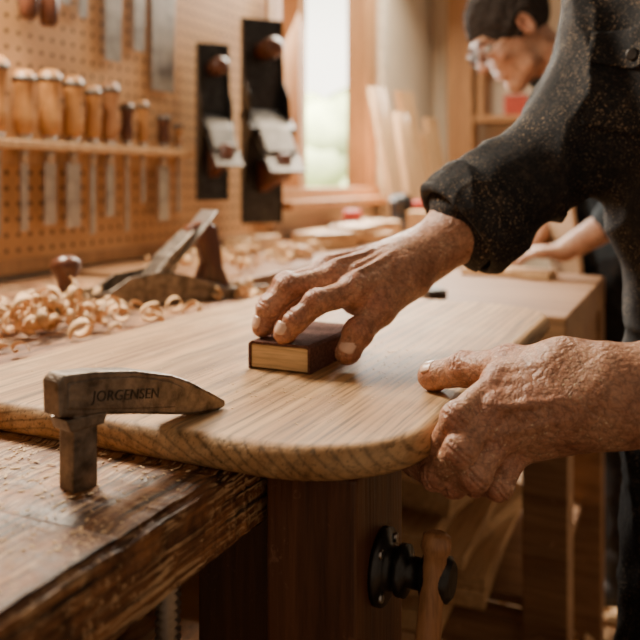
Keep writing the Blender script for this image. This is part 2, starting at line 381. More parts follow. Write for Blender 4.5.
def plane(name,mt,L=.36,W=.062,body='iron',H=1.0,frame=None,K=1.0,blade='steel'):
    q=B()
    q.prism([(-L/2,0),(L/2,0),(L/2,.012),(-L/2,.012)],W,mt,body)
    ch=[(-L/2,.004),(L/2,.004),(L/2,.02),(.2*L,.03),(.12*L,.05*H),(-.02*L,.058*H),(-.14*L,.045),(-.3*L,.02),(-L/2,.018)]
    for sgn in (-1,1): q.prism(ch,.005,mt@Matrix.Translation((0,sgn*(W/2-.003),0)),body)
    T=mt@Matrix.Translation((.03*L,0,.02))@roty(-42)@Matrix.Scale(K,4)
    q.prism([(-.01,-.005),(.01,-.005),(.012,.06),(-.01,.06)],W*.7,T,body,)
    q.prism([(-.006,0),(-.002,0),(-.002,.17),(-.006,.17)],W*.75/max(1,K*.9),T,blade,bev=.0006)
    q.prism([(0,.01),(.012,.02),(.014,.06),(.006,.12),(0,.125)],W*.66/max(1,K*.9),T,'dsteel' if blade=='dsteel' else 'bronze',bev=.002)
    q.lathe(mt@Vector((.34*L,0,.012)),mt.to_3x3()@Vector((0,0,1)),[(0,.017*K),(.008*K,.019*K),(.02*K,.011*K),(.034*K,.013*K),(.05*K,.022*K),(.062*K,.021*K),(.070*K,.010*K)],'dkhandle')
    tt=[(-.02,.012),(.045,.012),(.04,.03),(.028,.055),(.037,.085),(.058,.105),(.055,.118),(.027,.127),(.005,.116),(-.002,.08),(-.005,.05),(-.015,.03)]
    q.prism([((-.30*L)+x*K,z*K) for x,z in tt],.026*K,mt,'dkhandle',bev=.006,smooth=True)
    return q.emit(name,frame)
ang=math.atan2(-.27,-.15)
plane('hand_plane',Matrix.Translation((-.865,1.15,.925))@Matrix.Rotation(ang,4,'Z'),L=.44,W=.075,K=1.12,body='bronze')
def hang(bb,zc,a=AP+.055,tilt=0):
    return Matrix(((0,-1,0,a),(0,0,-1,bb),(1,0,0,zc),(0,0,0,1)))@rotx(tilt)
plane('hand_plane',hang(2.00,1.31,AP+.055,50),L=.46,W=.095,K=1.25,blade='dsteel')
plane('hand_plane',hang(2.27,1.33,AP+.070,52),L=.66,W=.14,H=1.4,K=1.6,blade='dsteel')
b=B(); b.box((AP+.02,2.42,1.38),(.012,.03,.8),'pale'); b.box((AP+.02,2.40,1.66),(.025,.07,.03),'iron'); b.box((AP+.02,2.40,1.05),(.025,.07,.03),'iron'); b.cyl((AP+.02,2.375,1.67),(AP+.02,2.375,1.60),.009,'steel'); b.emit('bar_clamp')
# ================================================================== MAIN BENCH
b=B()
def slab():
    t=bmesh.new(); bmesh.ops.create_cube(t,size=1)
    for v in t.verts: v.co=Vector((v.co.x*1.01,v.co.y*1.80,v.co.z*.060))
    bmesh.ops.bevel(t,geom=t.edges[:],offset=.005,segments=3,affect='EDGES')
    es=[e for e in t.edges if abs(e.verts[0].co.y-e.verts[1].co.y)>1.0]
    bmesh.ops.subdivide_edges(t,edges=es,cuts=300,use_grid_fill=True)
    for v in t.verts:
        if v.co.x>.49 and abs(v.co.y)<.89:
            n1=noise.noise(Vector((v.co.y*45,v.co.z*60,0))); n2=noise.noise(Vector((v.co.y*140,v.co.z*90,5)))
            v.co.x-=.0028*abs(n1)+.002*max(0,n2)
            if v.co.z>.02: v.co.z-=.0035*max(0,n1)+.0016*max(0,n2)
    t.transform(Matrix.Translation((-.815,.50,.894))); b.merge(t,'bench')
slab()
b.box((-.60,.50,.80),(.05,1.6,.12),'benchdark',bev=.003)
b.box((-.375,.68,.432),(.09,.10,.864),'benchdark',bev=.004); b.box((-.60,1.25,.432),(.09,.09,.864),'benchdark',bev=.004)
b.box((-.375,-.3,.432),(.09,.09,.864),'benchdark',bev=.004)
for bb in (-.3,1.25): b.box((-1.2,bb,.432),(.09,.09,.864),'benchdark',bev=.004)
b.box((-.375,.18,.22),(.06,.95,.09),'benchdark'); b.box((-1.2,.5,.22),(.06,1.6,.09),'benchdark')
b.box((-.85,.5,.275),(.62,1.6,.02),'bench')
pr=[]
for i in range(22): pr+= [(i*.006,.0060),(i*.006+.003,.0095)]
b.lathe((-.337,.468,.735),(0,0,1),pr,'steel',14); b.cyl((-.337,.468,.755),(-.337,.468,.768),.018,'iron'); b.cyl((-.337,.468,.72),(-.337,.468,.737),.022,'iron')
b.emit('workbench')
b=B()
b.box((-.264,.60,.46),(.076,.105,.916),'benchdark',bev=.004,seg=3)
b.lathe((-.226,.60,.832),(1,0,0),[(0,.030),(.005,.030),(.007,.018),(.014,.016),(.016,.020),(.022,.020),(.024,.012),(.034,.012),(.036,.017),(.056,.017),(.059,.013)],'iron',24)
for an_ in (45,135,225,315):
    b.cyl((-.222,.60+.024*math.cos(math.radians(an_)),.832+.024*math.sin(math.radians(an_))),(-.218,.60+.024*math.cos(math.radians(an_)),.832+.024*math.sin(math.radians(an_))),.004,'steel',seg=8)
hd=Vector((-.05,-.16,-1)).normalized(); hc=Vector((-.180,.590,.832))
b.lathe(hc-hd*.038,hd,[(0,.006),(.003,.011),(.012,.012),(.018,.009),(.025,.009),(.05,.0095),(.19,.0115),(.2,.015),(.212,.014),(.216,.006)],'vhandle',18)
b.emit('bench_vise')
# holdfast clamp
b=B(); s0=Vector((-.398,.418,0)); s1=Vector((-.362,.568,0)); dd=(s1-s0).normalized()
mt=Matrix(((dd.x,-dd.y,0,s0.x),(dd.y,dd.x,0,s0.y),(0,0,1,0),(0,0,0,1)))
poly=[(0,.979),(-.001,1.003),(.004,1.0075),(.03,1.005),(.065,.999),(.100,.989),(.118,.981),(.14,.968),(.158,.957),(.158,.952),(.15,.9505),(.12,.9535),(.10,.958),(.065,.9665),(.036,.9725)]
b.prism(poly,.019,mt,'bronze',bev=.0022)
poly2=[(.006,.983),(.007,1.001),(.03,1.0005),(.065,.995),(.098,.985),(.112,.977),(.104,.963),(.065,.9705)]
b.prism(poly2,.0205,mt,'bronze',bev=.0012)
b.prism([(.012,.905),(.032,.905),(.032,.978),(.012,.978)],.018,mt,'bronze',bev=.002)
b.prism([(.009,.9665),(.036,.9665),(.040,.975),(.005,.976)],.021,mt,'bronze',bev=.0015)
cl=b.emit('holdfast_clamp')
cu=bpy.data.curves.new('label','FONT'); cu.body='JORGENSEN'; cu.size=.0108; cu.extrude=.0003; cu.align_x='LEFT'
cu.space_character=1.05
t=bpy.data.objects.new('stamped_label',cu); S.collection.objects.link(t); cu.materials.append(M['iron'])
sl_=-.165; xt=Vector((dd.x,dd.y,sl_)).normalized(); nrm=Vector((dd.y,-dd.x,0)); yt=nrm.cross(xt)
Tm=Matrix(((xt.x,yt.x,nrm.x,0),(xt.y,yt.y,nrm.y,0),(xt.z,yt.z,nrm.z,0),(0,0,0,1)))
Tm.translation=s0+dd*.026+nrm*.0104+Vector((0,0,.9845))
bpy.context.view_layer.update()
t.matrix_world=R@Tm; t.parent=cl; t.matrix_parent_inverse=cl.matrix_world.inverted()
# oak board
def rrect(hx,hy,r,n=14):
    pts=[]
    for cx,cy,a0 in ((hx-r,hy-r,0),(-hx+r,hy-r,90),(-hx+r,-hy+r,180),(hx-r,-hy+r,270)):
        for i in range(n+1):
            a=math.radians(a0+90*i/n); pts.append((cx+r*math.cos(a),cy+r*math.sin(a)))
    return pts
b=B(); rings=[]
for ins,z in [(.012,0),(.006,.0015),(.002,.005),(0,.010),(0,.014),(.0015,.019),(.005,.0235),(.009,.0255),(.013,.026)]:
    rings.append([b.bm.verts.new((x-.4175,y+.87,.924+z)) for x,y in rrect(.2375-ins,.37-ins,.105-ins)])
fs=[]
for r0,r1 in zip(rings[:-1],rings[1:]):
    n=len(r0)
    for i in range(n): fs.append(b.bm.faces.new((r0[i],r0[(i+1)%n],r1[(i+1)%n],r1[i])))
b._paint(fs,'oak',True); b._paint([b.bm.faces.new(rings[-1]),b.bm.faces.new(rings[0][::-1])],'oak')
b.emit('oak_board')
# sanding block
b=B(); b.box((-.3725,.765,.9632),(.064,.124,.0235),'blockwood',bev=.0015)
b.prism([(-.0345,.0),(-.0345,.0248),(-.031,.0275),(.031,.0275),(.0345,.0248),(.0345,0),(.0320,0),(.0320,.0235),(.030,.0250),(-.030,.0250),(-.0320,.0235),(-.0320,0)],.127,Matrix.Translation((-.3725,.765,.9505)),'paper',bev=0)
b.emit('sanding_block')
# ================================================================== HANDS
def arc_wr(g,p,t,n,r,k=.0012,w=.0011,depth=.0,offs=(-.0035,0,.0035),span=55):
    t=Vector(t).normalized(); n=(Vector(n)-t*Vector(n).dot(t)).normalized(); sd=t.cross(n)
    for o in offs:
        pts=[]
        for a in range(-span,span+1,22):
            aa=math.radians(a); pts.append(tuple(Vector(p)+t*o*(1+.35*abs(aa))+(n*math.cos(aa)+sd*math.sin(aa))*(r+.0002-depth)))
        g.chain(pts,[w]*len(pts),k,'sub')
def finger(F,pts,rs,n,kroot=.010,flush=None):
    g=F.blank()
    P=[Vector(p) for p in pts]
    for i in range(len(P)-1): g.cone(P[i],P[i+1],rs[i],rs[i+1]*(.95 if i<len(P)-2 else 1),.004)
    for i in range(1,len(P)-1):
        g.ell(P[i]+Vector(n)*rs[i]*.14,(rs[i]*1.07,)*3,.004)
    tdir=(P[-1]-P[-2]).normalized()
    g.ell(P[-1]-tdir*.004-Vector(n)*rs[-1]*.25,(rs[-1]*.98,)*3,.003)
    for i in range(1,len(P)-1):
        td=(P[i+1]-P[i-1]).normalized(); arc_wr(g,P[i]+Vector(n)*rs[i]*.14,td,n,rs[i]*1.08,offs=(-.0050,-.0014,.0022,.0056) if i==1 else (-.002,.0015),depth=.0004)
    m=P[0]; gx=np.meshgrid(*F.ax,indexing='ij',sparse=True)
    d2=(gx[0]-m.x)**2+(gx[1]-m.y)**2+(gx[2]-m.z)**2
    k=kroot*np.exp(-d2/(.020**2))+.0009
    h=np.maximum(k-np.abs(F.f-g.f),0)/k; F.f=np.minimum(F.f,g.f)-h*h*k*.25
    if flush is not None:
        for i in range(len(P)-1): flush.append((tuple(P[i]+Vector(n)*rs[i]),.012 if i else .015,.5))
        flush.append((tuple(P[-1]),.013,.45))
def nail(tip,t,n,r,w,l,parent,name):
    t=Vector(t).normalized(); n=(Vector(n)-t*Vector(n).dot(t)).normalized(); sd=t.cross(n)
    me=bpy.data.meshes.new(name); vs=[];fs=[]; nu,nv=10,8
    for lay in (0,1):
        for j in range(nv+1):
            v=j/nv
            for i in range(nu+1):
                u=-1+2*i/nu
                wd=w*math.sqrt(max(0,1-max(0,(v-.75)/.25)**2*.45))*math.sqrt(max(.0,1-max(0,(.2-v)/.2)**2*.4))
                a=u*wd/r
                vs.append(Vector(tip)+t*((v-.70)*l-.0015*(u*u)*(1 if v>.8 else 0))+(n*math.cos(a)+sd*math.sin(a))*(r+.0012-.0012*lay-(.0005*(1-v)))-n*.0012*max(0,v-.7)/.3)
    K=(nu+1)*(nv+1)
    for j in range(nv):
        for i in range(nu):
            q=j*(nu+1)+i; fs.append((q,q+1,q+nu+2,q+nu+1)); fs.append((K+q,K+q+nu+1,K+q+nu+2,K+q+1))
    bd=[i for i in range(nu+1)]+[j*(nu+1)+nu for j in range(1,nv+1)]+[nv*(nu+1)+i for i in range(nu-1,-1,-1)]+[j*(nu+1) for j in range(nv-1,0,-1)]
    for a_,b_ in zip(bd,bd[1:]+bd[:1]): fs.append((a_,K+a_,K+b_,b_))
    c=sum(vs,Vector())/len(vs)
    me.from_pydata([tuple(v-c) for v in vs],[],fs); me.polygons.foreach_set('use_smooth',[True]*len(fs)); me.materials.append(M['nail'])
    o=bpy.data.objects.new(name,me); S.collection.objects.link(o); o.matrix_world=Matrix.Translation(c)
    bpy.context.view_layer.update(); o.parent=parent; o.matrix_parent_inverse=parent.matrix_world.inverted()
def skindisp(p):
    q=Vector(p); w_=noise.noise(q*30); q2=Vector((q.x*50,q.y*100+w_,q.z*100))
    n1=noise.noise(q2); n2=noise.noise(q*150+Vector((3,1,7)))
    return -.00042*max(0,1-abs(n1)*9)-.00012*max(0,1-abs(n2)*6)+.0005*noise.noise(q*35)
man=bpy.data.objects.new('woodworker',None); S.collection.objects.link(man); man.location=(.505,.92,0); bpy.context.view_layer.update()
# ---- right hand (sanding)
F=Field((-.095,.755,.925),(.25,1.0,1.165),.0013); fl=[]
wr=Vector((.114,.900,1.054)); up=Vector((-.12,-.25,.96)).normalized()
MC=[Vector((.036,.824,1.026)),Vector((.016,.847,1.036)),Vector((.007,.874,1.038)),Vector((.011,.901,1.029))]
F.cone(wr,(.172,.921,1.090),.032,.041,.02,flat=(up),fs=.84)
F.cone((.172,.921,1.090),(.25,.945,1.15),.041,.047,.02,flat=up,fs=.9)
F.ell((.125,.925,1.074),(.012,.012,.012),.012)
RR=(.0170,.0170,.0160,.0142)
def pp(i,t,off): return wr+(MC[i]-wr)*(.12+.88*t)+(MC[i]-MC[1])*.15*(1-t)+up*(.022+(RR[i]-.022)*t+off)
for m,r in zip(MC,RR): F.cone(wr+(m-wr)*.12+(m-MC[1])*.15,m,.022,r,.013)
F.cone(wr,wr+(MC[1]-wr)*.35,.029,.023,.02,flat=up,fs=.8)
F.cone((.10,.925,1.040),(.03,.905,1.016),.016,.013,.016)
F.cone((.10,.875,1.034),(.050,.850,1.016),.020,.014,.016)
TC=Vector((.096,.863,1.032)); TM=Vector((.060,.828,1.006)); TI=Vector((.039,.806,.986)); TT=Vector((.027,.799,.967))
F.cone(TC,TM,.0205,.0160,.014)
F.cone(TM,(.034,.843,1.012),.011,.012,.018)
for i,m in enumerate(MC):
    F.chain([pp(i,.12,-.0002),pp(i,.5,.0004),pp(i,.95,.0008)],[.0026,.0026,.0034],.0042)
    F.ell(m+up*.0087,(.0114,.0114,.0102),.006)
for a_ in ([pp(0,0,.0008)+V(.02,0,.004),pp(0,.25,.0007),(pp(0,.5,0)+pp(1,.5,0))/2,(pp(0,.85,0)+pp(1,.85,0))/2-up*.002],[(pp(0,.5,0)+pp(1,.5,0))/2,pp(1,.35,.0010),(pp(1,.3,0)+pp(2,.3,0))/2,(pp(1,.7,0)+pp(2,.7,0))/2-up*.001],[pp(3,.1,.0008),(pp(2,.4,0)+pp(3,.4,0))/2,(pp(2,.8,0)+pp(3,.8,0))/2-up*.002],[V(.20,.901,1.138),V(.165,.896,1.111),V(.14,.889,1.090)]):
    F.chain(a_,[.0023]*len(a_),.0032)
finger(F,[MC[0],(-.003,.802,1.017),(-.024,.797,.999),(-.0365,.795,.9865)],[.0145,.0125,.0112,.0100],(-.42,-.35,.83),.013,fl)
finger(F,[MC[1],(-.032,.832,1.028),(-.053,.826,1.006),(-.060,.823,.9885)],[.0150,.0130,.0115,.0102],(-.5,-.2,.85),.013,fl)
finger(F,[MC[2],(-.037,.862,1.027),(-.056,.857,1.004),(-.062,.853,.985)],[.0140,.0124,.0110,.0099],(-.5,0,.85),.013,fl)
finger(F,[MC[3],(-.026,.896,1.013),(-.043,.890,.993),(-.048,.885,.972)],[.0125,.0108,.0097,.0088],(-.5,.1,.85),.012,fl)
finger(F,[TM,TI,TT],[.0165,.0145,.0122],(-.25,-.62,.74),.014,fl)
arc_wr(F,wr+V(.0,0,-.002),(wr-MC[1]),up,.027,offs=(-.008,-.003,.003,.008),w=.0010)
for i in range(4):
    c=V(.058-.004*i,.845-.005*i,1.038-.003*i); F.cone(c+V(.012,-.012,-.012),c+V(-.008,.006,.003),.0010,.0008,.002,'sub')
fl+= [((.12,.9,1.08),.03,.15),((.05,.87,1.06),.03,.2)]
rh=F.mesh('right_hand','skin',parent=man,flush=fl,smooth=1,disp=skindisp)
nail((-.0360,.7955,.9875),(-.45,-.2,-.87),(-.50,-.72,.40),.0101,.0072,.0130,rh,'index_nail')
nail((-.0595,.823,.9895),(-.25,-.1,-.95),(-.80,-.55,.2),.0103,.0072,.0130,rh,'middle_nail')
nail((.028,.7995,.968),(TT-TI),(-.22,-.80,.50),.0123,.0088,.0140,rh,'thumb_nail')
# ---- left hand (steadying the board edge)
F=Field((.045,.555,.875),(.42,.76,1.04),.0013); fl=[]
wl=Vector((.222,.602,.977))
bk=Vector((-.15,-.93,.30)).normalized()
ML=[Vector((.144,.632,.980)),Vector((.135,.613,.965)),Vector((.138,.610,.947)),Vector((.153,.620,.933))]
F.chain([wl,(.27,.598,.981),(.36,.588,.987),(.44,.58,.99)],[.034,.038,.043,.046],.02,flat=bk,fs=.82)
RL=(.0165,.0152,.0142,.0132)
for m,r in zip(ML,RL): F.cone(wl+(m-wl)*.12+(m-ML[1])*.35,m,.022,r,.009)
F.cone(wl,(.175,.622,.966),.030,.022,.02)
F.cone((.19,.63,.957),(.160,.632,.940),.018,.013,.014)
TC=Vector((.190,.622,.994)); TM=Vector((.156,.656,.987)); TI=Vector((.126,.694,.9755)); TT=Vector((.100,.723,.9625))
F.cone(TC,TM,.0205,.0160,.012); F.cone(wl+V(-.01,.01,.012),TC,.024,.020,.016)
F.cone(TM,(.144,.640,.974),.010,.012,.016)
def pl(i,t,off): return wl+(ML[i]-wl)*(.12+.88*t)+(ML[i]-ML[1])*.35*(1-t)+bk*(.022+(RL[i]-.022)*t+off)
for i,m in enumerate(ML):
    F.chain([pl(i,.12,-.0002),pl(i,.5,.0003),pl(i,.95,.0006)],[.0025,.0025,.0032],.0042); F.ell(m+bk*.0075+V(-.003,0,0),(.0108,.0100,.0100),.005)
for a_ in ([pl(1,-.5,.0072),pl(1,-.1,.0038),(pl(0,.3,.0004)+pl(1,.3,.0004))/2,(pl(0,.7,0)+pl(1,.7,0))/2],[pl(1,-.1,.0038),(pl(1,.35,.0004)+pl(2,.35,.0004))/2,(pl(1,.8,0)+pl(2,.8,0))/2],[pl(2,-.3,.0058),pl(2,.1,.0018),(pl(2,.5,0)+pl(3,.5,0))/2]):
    F.chain(a_,[.0023]*len(a_),.0032)
finger(F,[ML[0],(.104,.604,.960),(.086,.625,.9155),(.070,.646,.9145)],[.0140,.0120,.0104,.0096],(-.55,-.75,-.1),.007,fl)
finger(F,[ML[1],(.104,.591,.941),(.089,.612,.9135),(.074,.636,.9140)],[.0138,.0118,.0104,.0096],(-.5,-.75,-.3),.007,fl)
finger(F,[ML[2],(.115,.591,.922),(.102,.611,.908),(.088,.636,.9125)],[.0128,.0110,.0100,.0092],(-.45,-.7,-.5),.007,fl)
finger(F,[ML[3],(.135,.602,.910),(.119,.620,.905),(.106,.640,.911)],[.0118,.0100,.0092,.0086],(-.4,-.6,-.65),.007,fl)
finger(F,[TM,TI,TT],[.0165,.0145,.0122],(-.25,-.35,.9),.014,fl)
arc_wr(F,wl,(wl-ML[1]),bk,.029,offs=(-.008,-.003,.003),w=.0010)
for i in range(4):
    c=V(.172-.006*i,.615+.004*i,1.000-.004*i); F.cone(c+V(.008,-.006,-.012),c+V(.0,.006,.008),.0011,.0009,.002,'sub')
fl+=[((.17,.58,.965),.035,.2),((.25,.57,.98),.05,.1)]
lh=F.mesh('left_hand','skin',parent=man,flush=fl,smooth=1,disp=skindisp)
nail((.1005,.7225,.963),(TT-TI),(-.35,-.28,.9),.0123,.0086,.0140,lh,'thumb_nail')
# ================================================================== WOODWORKER BODY
def foldnoise(p,amp=.006,fr=9.0,an=(1,1,.8)):
    q=Vector(p); w=noise.noise(q*3.1)*.8
    r=1-min(1,abs(noise.noise(Vector((q.x*fr*an[0]+w,q.y*fr*an[1]+w,q.z*fr*an[2]))))*2.6)
    r2=noise.noise(q*fr*2.3)
    r3=1-min(1,abs(noise.noise(q*fr*1.7+Vector((5,w,2))))*3)
    return amp*(r*r*1.3-.4)+amp*.3*r2+amp*.5*r3*r3
F=Field((.08,.40,.78),(.90,1.25,1.62),.0045)
cu0=Vector((.158,.916,1.083)); el=Vector((.338,.968,1.216)); sh=Vector((.400,.985,1.43)); dirf=(el-cu0).normalized()
F.cone(cu0+dirf*.03,el,.056,.066,.01); F.cone(el,sh,.070,.082,.045); F.ell(el+V(.01,.0,-.008),(.070,.068,.066),.03)
wd=Vector((.67,-.72,0)).normalized(); fw=Vector((-.72,-.67,0)).normalized()
rt=Matrix((( wd.x,fw.x,0),(wd.y,fw.y,0),(0,0,1)))
ct=Vector((.525,.88,0))
F.ell(ct+V(0,0,1.30)+fw*.02,(.205,.135,.20),.03,rot=rt)
F.ell(ct+V(0,0,1.10)+fw*.03,(.185,.135,.22),.06,rot=rt)
F.ell(ct+V(0,0,.93)+fw*.02,(.18,.13,.16),.05,rot=rt)
F.cone(sh,ct+wd*.17+V(0,0,1.44),.075,.075,.05)
shl=ct+wd*.19+V(0,0,1.42); ell=Vector((.60,.575,1.13))
F.cone(shl,ell,.080,.066,.04); F.cone(ell,(.455,.578,1.0),.064,.056,.02)
F.cone(ct+V(0,0,1.42),ct+fw*.03+V(0,0,1.53),.085,.068,.03)
shirt=F.mesh('shirt','shirt',parent=man,disp=lambda p: foldnoise(p,.0095,7.5,(1.3,.8,1.0)),smooth=1)
def cuff(name,c,d,r,w,lo,hi):
    G=Field(lo,hi,.0025); d=Vector(d).normalized(); c=Vector(c)
    G.cone(c+d*.010,c+d*w,r*.985,r*1.04,.004)
    gx=np.meshgrid(*G.ax,indexing='ij',sparse=True)
    pl_=-((gx[0]-c.x)*d.x+(gx[1]-c.y)*d.y+(gx[2]-c.z)*d.z)
    pl2=(gx[0]-c.x)*d.x+(gx[1]-c.y)*d.y+(gx[2]-c.z)*d.z-w
    def smax(a,b_,k):
        h=np.maximum(k-np.abs(a-b_),0)/k; return np.maximum(a,b_)+h*h*k*.25
    G.f=smax(smax(G.f,pl_.astype(np.float32),.008),pl2.astype(np.float32),.006).astype(np.float32)
    G.cone(c-d*.03,c+d*(w+.03),r*.80,r*.86,.004,'sub')
    u=d.orthogonal().normalized(); v=d.cross(u)
    for off,rr in ((.007,.99),(w*.55,1.02)):
        pts=[tuple(c+d*(off+.003*math.sin(3*a_/24*2*math.pi))+(u*math.cos(a_/24*2*math.pi)+v*math.sin(a_/24*2*math.pi))*r*rr) for a_ in range(25)]
        G.chain(pts,[.0019]*25,.003,'sub')
    return G.mesh(name,'shirt',parent=man,disp=lambda p: foldnoise(p,.0024,14),smooth=1)
cuff('rolled_cuff_right',cu0-dirf*.004,dirf,.066,.050,(.06,.82,.98),(.28,1.02,1.2))
dl=Vector((.60-.455,.0,.13)); cuff('rolled_cuff_left',(.45,.578,.997),dl,.060,.05,(.36,.48,.90),(.56,.68,1.11))
F=Field((.36,.50,.92),(.60,.66,1.16),.004); F.cone((.40,.585,.987),(.50,.577,1.04),.042,.046,.01); F.mesh('left_forearm','skin',parent=man)
bpy.context.view_layer.update()
bv=BVHTree.FromPolygons([shirt.matrix_world@v.co for v in shirt.data.vertices],[tuple(p.vertices) for p in shirt.data.polygons])
def patch(name,cx,cz,w,h,off,shape=None,nu=14,nv=16,matn='shirt'):
    vs=[]
    for j in range(nv+1):
        for i in range(nu+1):
            u=-w/2+w*i/nu; v=-h/2+h*j/nv
            if shape: u,v=shape(u,v,w,h)
            o_=ct+wd*(cx+u)+fw*.6+V(0,0,cz+v); hit=bv.ray_cast(o_,-fw)
            if hit[0] is None: return None
            vs.append(hit[0]+fw*off)
    n=nu+1; K=len(vs); vs+= [v-fw*(off+.004) for v in vs]; fs=[]
    for j in range(nv):
        for i in range(nu):
            q=j*n+i; fs.append((q,q+1,q+n+1,q+n)); fs.append((K+q,K+q+n,K+q+n+1,K+q+1))
    bd=list(range(n))+[j*n+nu for j in range(1,nv+1)]+[nv*n+i for i in range(nu-1,-1,-1)]+[j*n for j in range(nv-1,0,-1)]
    for a_,b_ in zip(bd,bd[1:]+bd[:1]): fs.append((a_,K+a_,K+b_,b_))
    me=bpy.data.meshes.new(name); c=sum(vs,Vector())/len(vs); me.from_pydata([tuple(v-c) for v in vs],[],fs); me.polygons.foreach_set('use_smooth',[True]*len(fs)); me.materials.append(M[matn])
    o=bpy.data.objects.new(name,me); S.collection.objects.link(o); o.matrix_world=Matrix.Translation(c); bpy.context.view_layer.update(); o.parent=man; o.matrix_parent_inverse=man.matrix_world.inverted(); return o
pk=lambda u,v,w,h:(u,v-(.012*(1-abs(u)/(w/2)) if v<-h*.4 else 0))
patch('chest_pocket',-.12,1.245,.085,.09,.004,pk)
patch('pocket_flap',-.12,1.290,.092,.034,.008,lambda u,v,w,h:(u,v-(.012*(1-abs(u)/(w/2)) if v<0 else 0)))
patch('placket',.0,1.20,.03,.36,.005)
hit=bv.ray_cast(ct-wd*.12+fw*.6+V(0,0,1.277),-fw)
if hit[0]:
    q=B(); q.lathe(hit[0]+fw*.008,fw,[(0,.007),(.002,.0075),(.0035,.006),(.003,.004)],'iron'); q.emit('button',ID,man)
F=Field((.20,.55,.02),(.90,1.2,1.02),.008)
F.ell(ct+V(0,0,.90),(.18,.13,.12),.04,rot=rt)
for sgn in (-1,1):
    hp=ct+wd*.095*sgn+V(0,0,.86); kn=ct+wd*.12*sgn+fw*.05+V(0,0,.48); an=ct+wd*.13*sgn+V(0,0,.09)
    F.cone(hp,kn,.092,.068,.04); F.cone(kn,an,.066,.055,.03)
F.mesh('trousers','trouser',parent=man,disp=lambda p: foldnoise(p,.008,8))
def boots(parent,c,wd_,fw_,gap=.13):
    q=Field((c.x-.4,c.y-.4,-.01),(c.x+.4,c.y+.4,.2),.006)
    for sgn in (-1,1):
        h=c+wd_*gap*sgn; q.cone(h+V(0,0,.14),h+V(0,0,.05),.05,.048,.02); q.cone(h+V(0,0,.05),h+fw_*.17+V(0,0,.036),.045,.035,.02); q.cone(h+V(0,0,.016)-fw_*.02,h+fw_*.18+V(0,0,.016),.04,.04,.01,flat=(0,0,1),fs=.4)
    return q.mesh('boots','boot',parent=parent)
boots(man,ct,wd,fw)
def head(parent,pos,fwd,upv,glasses=False,sc=1.0):
    fwd=Vector(fwd).normalized(); upv=Vector(upv); y=-fwd; upv=(upv-y*upv.dot(y)).normalized(); x=y.cross(upv)
    X=Matrix(((x.x,y.x,upv.x,pos[0]),(x.y,y.y,upv.y,pos[1]),(x.z,y.z,upv.z,pos[2]),(0,0,0,1)))@Matrix.Scale(sc,4)
    F=Field((-.11,-.14,-.2),(.11,.14,.14),.0035)
    F.ell((0,.015,.03),(.075,.096,.085),.01); F.ell((0,-.03,-.04),(.058,.062,.075),.03); F.ell((0,-.072,-.092),(.022,.018,.018),.02)
    F.cone((-.035,-.078,.032),(.035,-.078,.032),.011,.011,.012)
    for s_ in (-1,1):
        F.ell((s_*.036,-.066,-.02),(.022,.02,.02),.02); F.ell((s_*.03,-.100,.010),(.016,.018,.011),.010,'sub')
        F.ell((s_*.078,.012,.0),(.008,.019,.032),.006); F.ell((s_*.084,.008,.002),(.006,.010,.018),.004,'sub'); F.ell((s_*.009,-.106,-.022),(.008,.009,.007),.006)
        F.cone((s_*.045,-.03,-.08),(0,-.07,-.1),.016,.015,.02)
    F.cone((0,-.088,.018),(0,-.112,-.018),.007,.011,.008)
    F.cone((-.02,-.090,-.050),(.02,-.090,-.050),.005,.005,.006); F.cone((-.018,-.089,-.062),(.018,-.089,-.062),.006,.006,.006); F.cone((-.022,-.096,-.056),(.022,-.096,-.056),.0016,.0016,.003,'sub')
    F.cone((0,.03,-.06),(0,.05,-.17),.052,.056,.02)
    h=F.mesh('head','skin',xf=X,parent=parent,flush=[((0,-.11,-.02),.02,.5),((.04,-.07,-.02),.02,.4),((-.04,-.07,-.02),.02,.4),((.08,0,0),.03,.5),((-.08,0,0),.03,.5)])
    F=Field((-.12,-.15,-.12),(.12,.16,.17),.004)
    F.ell((0,.020,.040),(.086,.106,.094),.01); F.ell((0,-.118,-.03),(.10,.080,.085),.012,'sub'); F.ell((0,.03,-.15),(.12,.16,.07),.01,'sub')
    for s_ in (-1,1): F.ell((s_*.095,.012,-.012),(.03,.024,.040),.006,'sub')
    F.mesh('hair','hair',xf=X,parent=parent,disp=lambda p:.006*noise.noise(Vector((p[0]*80,p[1]*24,p[2]*46)))+.004*noise.noise(Vector((p[0]*220,p[1]*60,p[2]*120))),smooth=1)
    q=B()
    for s_ in (-1,1):
        t=bmesh.new(); bmesh.ops.create_uvsphere(t,u_segments=16,v_segments=12,radius=.0125); t.transform(Matrix.Translation((s_*.03,-.076,.011))); q.merge(t,'eye',True)
        t=bmesh.new(); bmesh.ops.create_uvsphere(t,u_segments=12,v_segments=8,radius=.006); t.transform(Matrix.Translation((s_*.03,-.0835,.010))); q.merge(t,'pupil',True)
        q.prism([(-.024,-.003),(.024,-.003),(.02,.004),(-.018,.004)],.005,Matrix.Translation((s_*.032,-.090,.034)),'hair',bev=.001)
        if glasses:
            for k_ in range(16):
                a0=k_*math.pi/8; a1=(k_+1)*math.pi/8
                q.cyl((s_*.031+.022*math.cos(a0),-.104,.008+.017*math.sin(a0)),(s_*.031+.022*math.cos(a1),-.104,.008+.017*math.sin(a1)),.0022,'pupil',seg=6)
            q.cyl((s_*.053,-.104,.012),(s_*.08,.01,.012),.0022,'pupil',seg=6)
    if glasses: q.cyl((-.009,-.105,.012),(.009,-.105,.012),.0022,'pupil',seg=6)
    q.emit('face_details',X,parent)
    return h
head(man,ct+fw*.12+V(0,0,1.645),fw+V(-.15,.1,-.75),(0,0,1))
